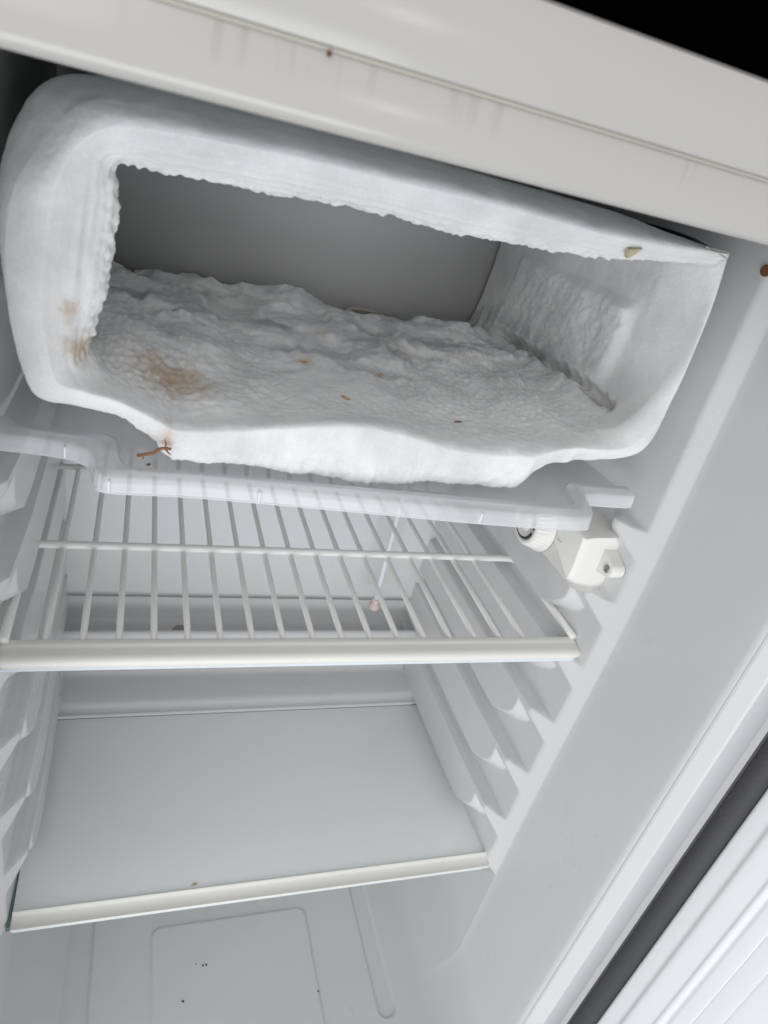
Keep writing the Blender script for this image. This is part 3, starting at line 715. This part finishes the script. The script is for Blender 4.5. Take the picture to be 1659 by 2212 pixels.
# ------------------------------------------------------------------ wire shelf
ws = thing('wire_shelf', 'white coated wire shelf with a cream front trim, below the drip tray', 'shelf', (0.215, 0.12, 0.262))
ZW = 0.2700
wxs = [0.0246 + 0.02262 * k for k in range(17)]
wire0 = None
for k, x in enumerate(wxs):
    if wire0 is None:
        pth = [(0, 0.028, ZW - 0.001), (0, 0.10, ZW), (0, 0.20, ZW), (0, 0.288, ZW), (0, 0.2915, ZW + 0.0015), (0, 0.2930, ZW + 0.006)]
        me = mesh('wire', *tube_geo(pth, 0.0023, 10)); me.materials.append(M['wire']); me.polygons.foreach_set('use_smooth', [True] * len(me.polygons))
        wire0 = bpy.data.objects.new('wire', me); o = wire0
    else: o = wire0.copy()
    sc.collection.objects.link(o); o.parent = ws; o.matrix_parent_inverse = Matrix.Translation(-ws.location); o.location = (x, 0, 0)
lo = []
def arc(cx, cy, r, a0, a1, z, n=7): return [(cx + r * math.cos(math.radians(a0 + (a1 - a0) * i / n)), cy + r * math.sin(math.radians(a0 + (a1 - a0) * i / n)), z) for i in range(n + 1)]
zc = ZW + 0.0036
path = [(0.0010, 0.026, zc)] + arc(0.0010 + 0.008, 0.130, 0.008, 180, 90, zc) + [(0.21, 0.1412, zc)] + arc(0.4320 - 0.008, 0.1354, 0.008, 90, 0, zc) + [(0.4320, 0.026, zc)]
tube('frame_wire', path, 0.0032, M['wire'], ws, 14)
tube('rear_wire', [(0.006, 0.268, zc), (0.414, 0.268, zc)], 0.0026, M['wire'], ws, 10)
# front trim: rounded channel
def trim(name, y, z, w_, h, x0, x1, mat, parent, n=20):
    pr = [(y + w_ * 0.5 * math.cos(a), z + h * 0.5 * math.sin(a)) for a in [2 * math.pi * k / n for k in range(n)]]
    return pr
pr_ = [(0.0300, 0.2728), (0.0285, 0.2742), (0.0255, 0.2738), (0.0235, 0.2722), (0.0205, 0.2712), (0.0170, 0.2700), (0.0148, 0.2680), (0.0138, 0.2655), (0.0138, 0.2625), (0.0150, 0.2598), (0.0185, 0.2582), (0.0240, 0.2582), (0.0275, 0.2595), (0.0300, 0.2620)]
def sweep_round(name, prof, x0, x1, mat, parent, cap=0.006, nx=60):
    pc = cr(prof, 3, True); cy = pc[:, 0].mean(); cz = pc[:, 1].mean(); V = []; n = len(pc); F = []
    xs = []; 
    for k in range(7): xs.append((x0 + cap * (1 - math.cos(math.pi / 2 * k / 6)), max(0.02, math.sin(math.pi / 2 * k / 6))))
    for k in range(1, nx): xs.append((x0 + cap + (x1 - x0 - 2 * cap) * k / nx, 1))
    for k in range(7): xs.append((x1 - cap + cap * math.sin(math.pi / 2 * k / 6), max(0.02, math.cos(math.pi / 2 * k / 6))))
    for (x, s) in xs:
        for (y, z) in pc: V.append((x, cy + (y - cy) * (0.55 + 0.45 * s) if s < 1 else y, cz + (z - cz) * s))
    F = grid_faces(len(xs), n)
    for i in range(len(xs) - 1): F.append((i * n + n - 1, (i + 1) * n + n - 1, (i + 1) * n, i * n))
    F.append(tuple(range(n))); F.append(tuple(range(len(V) - n, len(V))))
    me = mesh(name, V, F); bm = bmesh.new(); bm.from_mesh(me); bmesh.ops.recalc_face_normals(bm, faces=bm.faces); bm.to_mesh(me); bm.free()
    return link(name, me, mat, parent, True)
pr_ = [(y, 0.2586 + (z - 0.2582) * 0.80) for y, z in pr_]
ft = sweep_round('front_trim', pr_, -0.0030, 0.4372, M['trim'], ws)
extrude_profile('clear_strip', [(0.0152, 0.2572), (0.0146, 0.2582), (0.0156, 0.2592), (0.0205, 0.2578), (0.0215, 0.2570), (0.018, 0.2566)], 0.000, 0.4320, M['strip'], ft)

# ------------------------------------------------------------------ glass shelf
gs = thing('glass_shelf', 'greenish glass shelf with a cream front trim, above the fridge floor', 'shelf', (0.215, 0.11, -0.004))
g = rbox('glass_pane', (0.0018, 0.0120, -0.0035), (0.4318, 0.2155, 0.0003), M['glass'], gs, 0.0005, 2)
rbox('pane_edge', (0.0018, 0.2157, -0.0035), (0.4318, 0.2163, 0.0001), M['glassedge'], gs, 0)
rbox('pane_edge', (-0.0014, 0.000, -0.0045), (0.0014, 0.2155, 0.0001), M['glassedge'], gs, 0.0004, 1)
gp = [(0.0118, 0.0006), (0.0117, 0.0028), (0.0109, 0.0034), (0.0100, 0.0029), (0.0093, 0.0014), (0.0078, -0.0002), (0.0050, -0.0016), (0.0025, -0.0026), (0.0010, -0.0027), (-0.0004, -0.0028), (-0.0011, -0.0039), (-0.0006, -0.0051), (0.0010, -0.0055), (0.0050, -0.0052), (0.0118, -0.0046)]
extrude_profile('front_trim', gp, 0.0020, 0.4312, M['trim'], gs, nx=30)
extrude_profile('trim_lip', [(0.0002, -0.0057), (-0.0006, -0.0063), (0.0000, -0.0067), (0.0020, -0.0059)], 0.0030, 0.4250, M['strip'], gs)

# ------------------------------------------------------------------ scraps, residue and crumbs
def blob(name, c, rx, ry, rz, mat, label, cat, seed=0, rot=0.0, group=None, n=10, m_=6, jag=0.35):
    """small irregular closed scrap"""
    rnd = random.Random(seed); V = []; F = []
    jr = [1 + jag * (rnd.random() - 0.5) * 2 for _ in range(n)]
    for j in range(1, m_):
        ph = math.pi * j / m_
        for k in range(n):
            a = 2 * math.pi * k / n; r = math.sin(ph) * jr[k] * (1 + 0.15 * (rnd.random() - .5))
            x = rx * r * math.cos(a); y = ry * r * math.sin(a); z = rz * math.cos(ph) * (1 + 0.3 * (rnd.random() - .5))
            V.append((x * math.cos(rot) - y * math.sin(rot), x * math.sin(rot) + y * math.cos(rot), z))
    V.append((0, 0, rz)); V.append((0, 0, -rz)); t = len(V) - 2
    for j in range(m_ - 2):
        for k in range(n):
            k2 = (k + 1) % n; F.append((j * n + k, (j + 1) * n + k, (j + 1) * n + k2, j * n + k2))
    for k in range(n):
        k2 = (k + 1) % n; F.append((t, k, k2)); F.append((t + 1, (m_ - 2) * n + k2, (m_ - 2) * n + k))
    o = link(name, mesh(name, V, F), mat, None, True); o.location = c
    o['label'] = label; o['category'] = cat
    if group: o['group'] = group
    return o
blob('food_scrap', (0.1910, 0.0323, 0.4604), 0.0042, 0.0012, 0.0007, M['amber'], 'tan sliver frozen into the middle of the freezer floor frost', 'scrap', 3, -0.75)
blob('food_scrap', (0.2667, 0.0251, 0.4561), 0.0036, 0.0008, 0.0006, M['residue'], 'orange brown sliver near the front edge of the frost, right of centre', 'scrap', 4, 0.1)
blob('food_scrap', (0.1745, 0.0830, 0.4628), 0.0030, 0.0011, 0.0006, M['amber'], 'short amber scrap further back in the frost, left of the pink tint', 'scrap', 5, -0.2)
blob('food_scrap', (0.2278, 0.0835, 0.4614), 0.0022, 0.0010, 0.0006, M['amber'], 'tiny amber scrap beside the pink tinted frost at mid floor', 'scrap', 6, 0.6)
# wedge shaped scrap stuck under the top lip
V = [(0.3232, -0.0035, 0.5792), (0.3330, -0.0015, 0.5812), (0.3285, -0.0010, 0.5765), (0.3255, -0.0012, 0.5745), (0.3240, -0.0022, 0.5765)]
V2 = [(x, y + 0.0035, z + 0.0006) for x, y, z in V]
wdg = link('onion_skin', mesh('onion_skin', V + V2, [(0, 1, 2, 3, 4), (5, 9, 8, 7, 6)] + [(k, k + 5, (k + 1) % 5 + 5, (k + 1) % 5) for k in range(5)]), M['tan'], None, False)
wdg['label'] = 'pale yellow wedge of dry skin stuck under the top lip of the frost'; wdg['category'] = 'scrap'
st = tube('food_stick', [(0.247, 0.262, 0.4610), (0.258, 0.264, 0.4614), (0.270, 0.266, 0.4606), (0.279, 0.267, 0.4598)], [0.0009, 0.0013, 0.0013, 0.0006], M['tan'], None, 8)
st['label'] = 'pale tan stick lying at the back of the freezer behind the frost mound'; st['category'] = 'scrap'
# rusty root-like residue creeping from the frost on to the tray
rs = thing('dried_residue', 'branching rust brown residue running from the frost corner to the clear tray', 'residue', (0.080, 0.0, 0.425))
main_ = cr([(0.0905, -0.0068, 0.4345), (0.0872, -0.0070, 0.4348), (0.0845, -0.0068, 0.4340), (0.0818, -0.0062, 0.4312), (0.0790, -0.0056, 0.4300), (0.0762, -0.0050, 0.4288), (0.0738, -0.0040, 0.4275)], 5)
rr = [0.0006 + 0.0004 * abs(math.sin(k * 1.7)) for k in range(len(main_))]
tube('trunk', main_, rr, M['residue'], rs, 8)
for pth in ([(0.0872, -0.0074, 0.4350), (0.0876, -0.0074, 0.4375), (0.0869, -0.0074, 0.4400)], [(0.0872, -0.0074, 0.4348), (0.0890, -0.0076, 0.4328), (0.0905, -0.0076, 0.4315)],
            [(0.0762, -0.0050, 0.4288), (0.0768, -0.0050, 0.4272), (0.0764, -0.0050, 0.4262)], [(0.0748, -0.0046, 0.4280), (0.0742, -0.0040, 0.4292)]):
    c_ = cr(pth, 4); tube('branch', c_, [0.0006 * (1 - 0.6 * k / len(c_)) for k in range(len(c_))], M['residue'], rs, 7)
blob('residue_fleck', (0.0800, 0.0156, 0.4128), 0.0014, 0.0009, 0.0006, M['residue'], 'small rust fleck on the clear tray below the branching residue', 'scrap', 8, 0.3)
blob('plant_scrap', (0.1440, 0.0166, 0.0012), 0.0026, 0.0007, 0.0007, M['amber'], 'tiny dry plant scrap on the glass against the front trim', 'scrap', 9, 0.2)
for k, (x, y, sx, sy, lab) in enumerate(((0.1700, 0.0367, .0010, .0008, 'left grain of the close pair of dark crumbs on the fridge floor'), (0.1733, 0.0370, .0009, .0012, 'right grain of the close pair of dark crumbs on the fridge floor'),
                             (0.1631, 0.0392, .0007, .0006, 'smallest dark crumb just left of the close pair on the floor'), (0.1491, 0.0060, .0009, .0014, 'dark elongated crumb nearest the front on the raised floor panel'),
                             (0.2849, -0.0075, .0008, .0012, 'dark crumb sitting on the right edge of the raised floor panel'))):
    blob('crumb', (x, y, ZB + 0.0036), sx, sy, 0.0006, M['crumb'], lab, 'crumb', 20 + k, 0.4 * k, 'dark crumbs on the fridge floor', 7, 4)
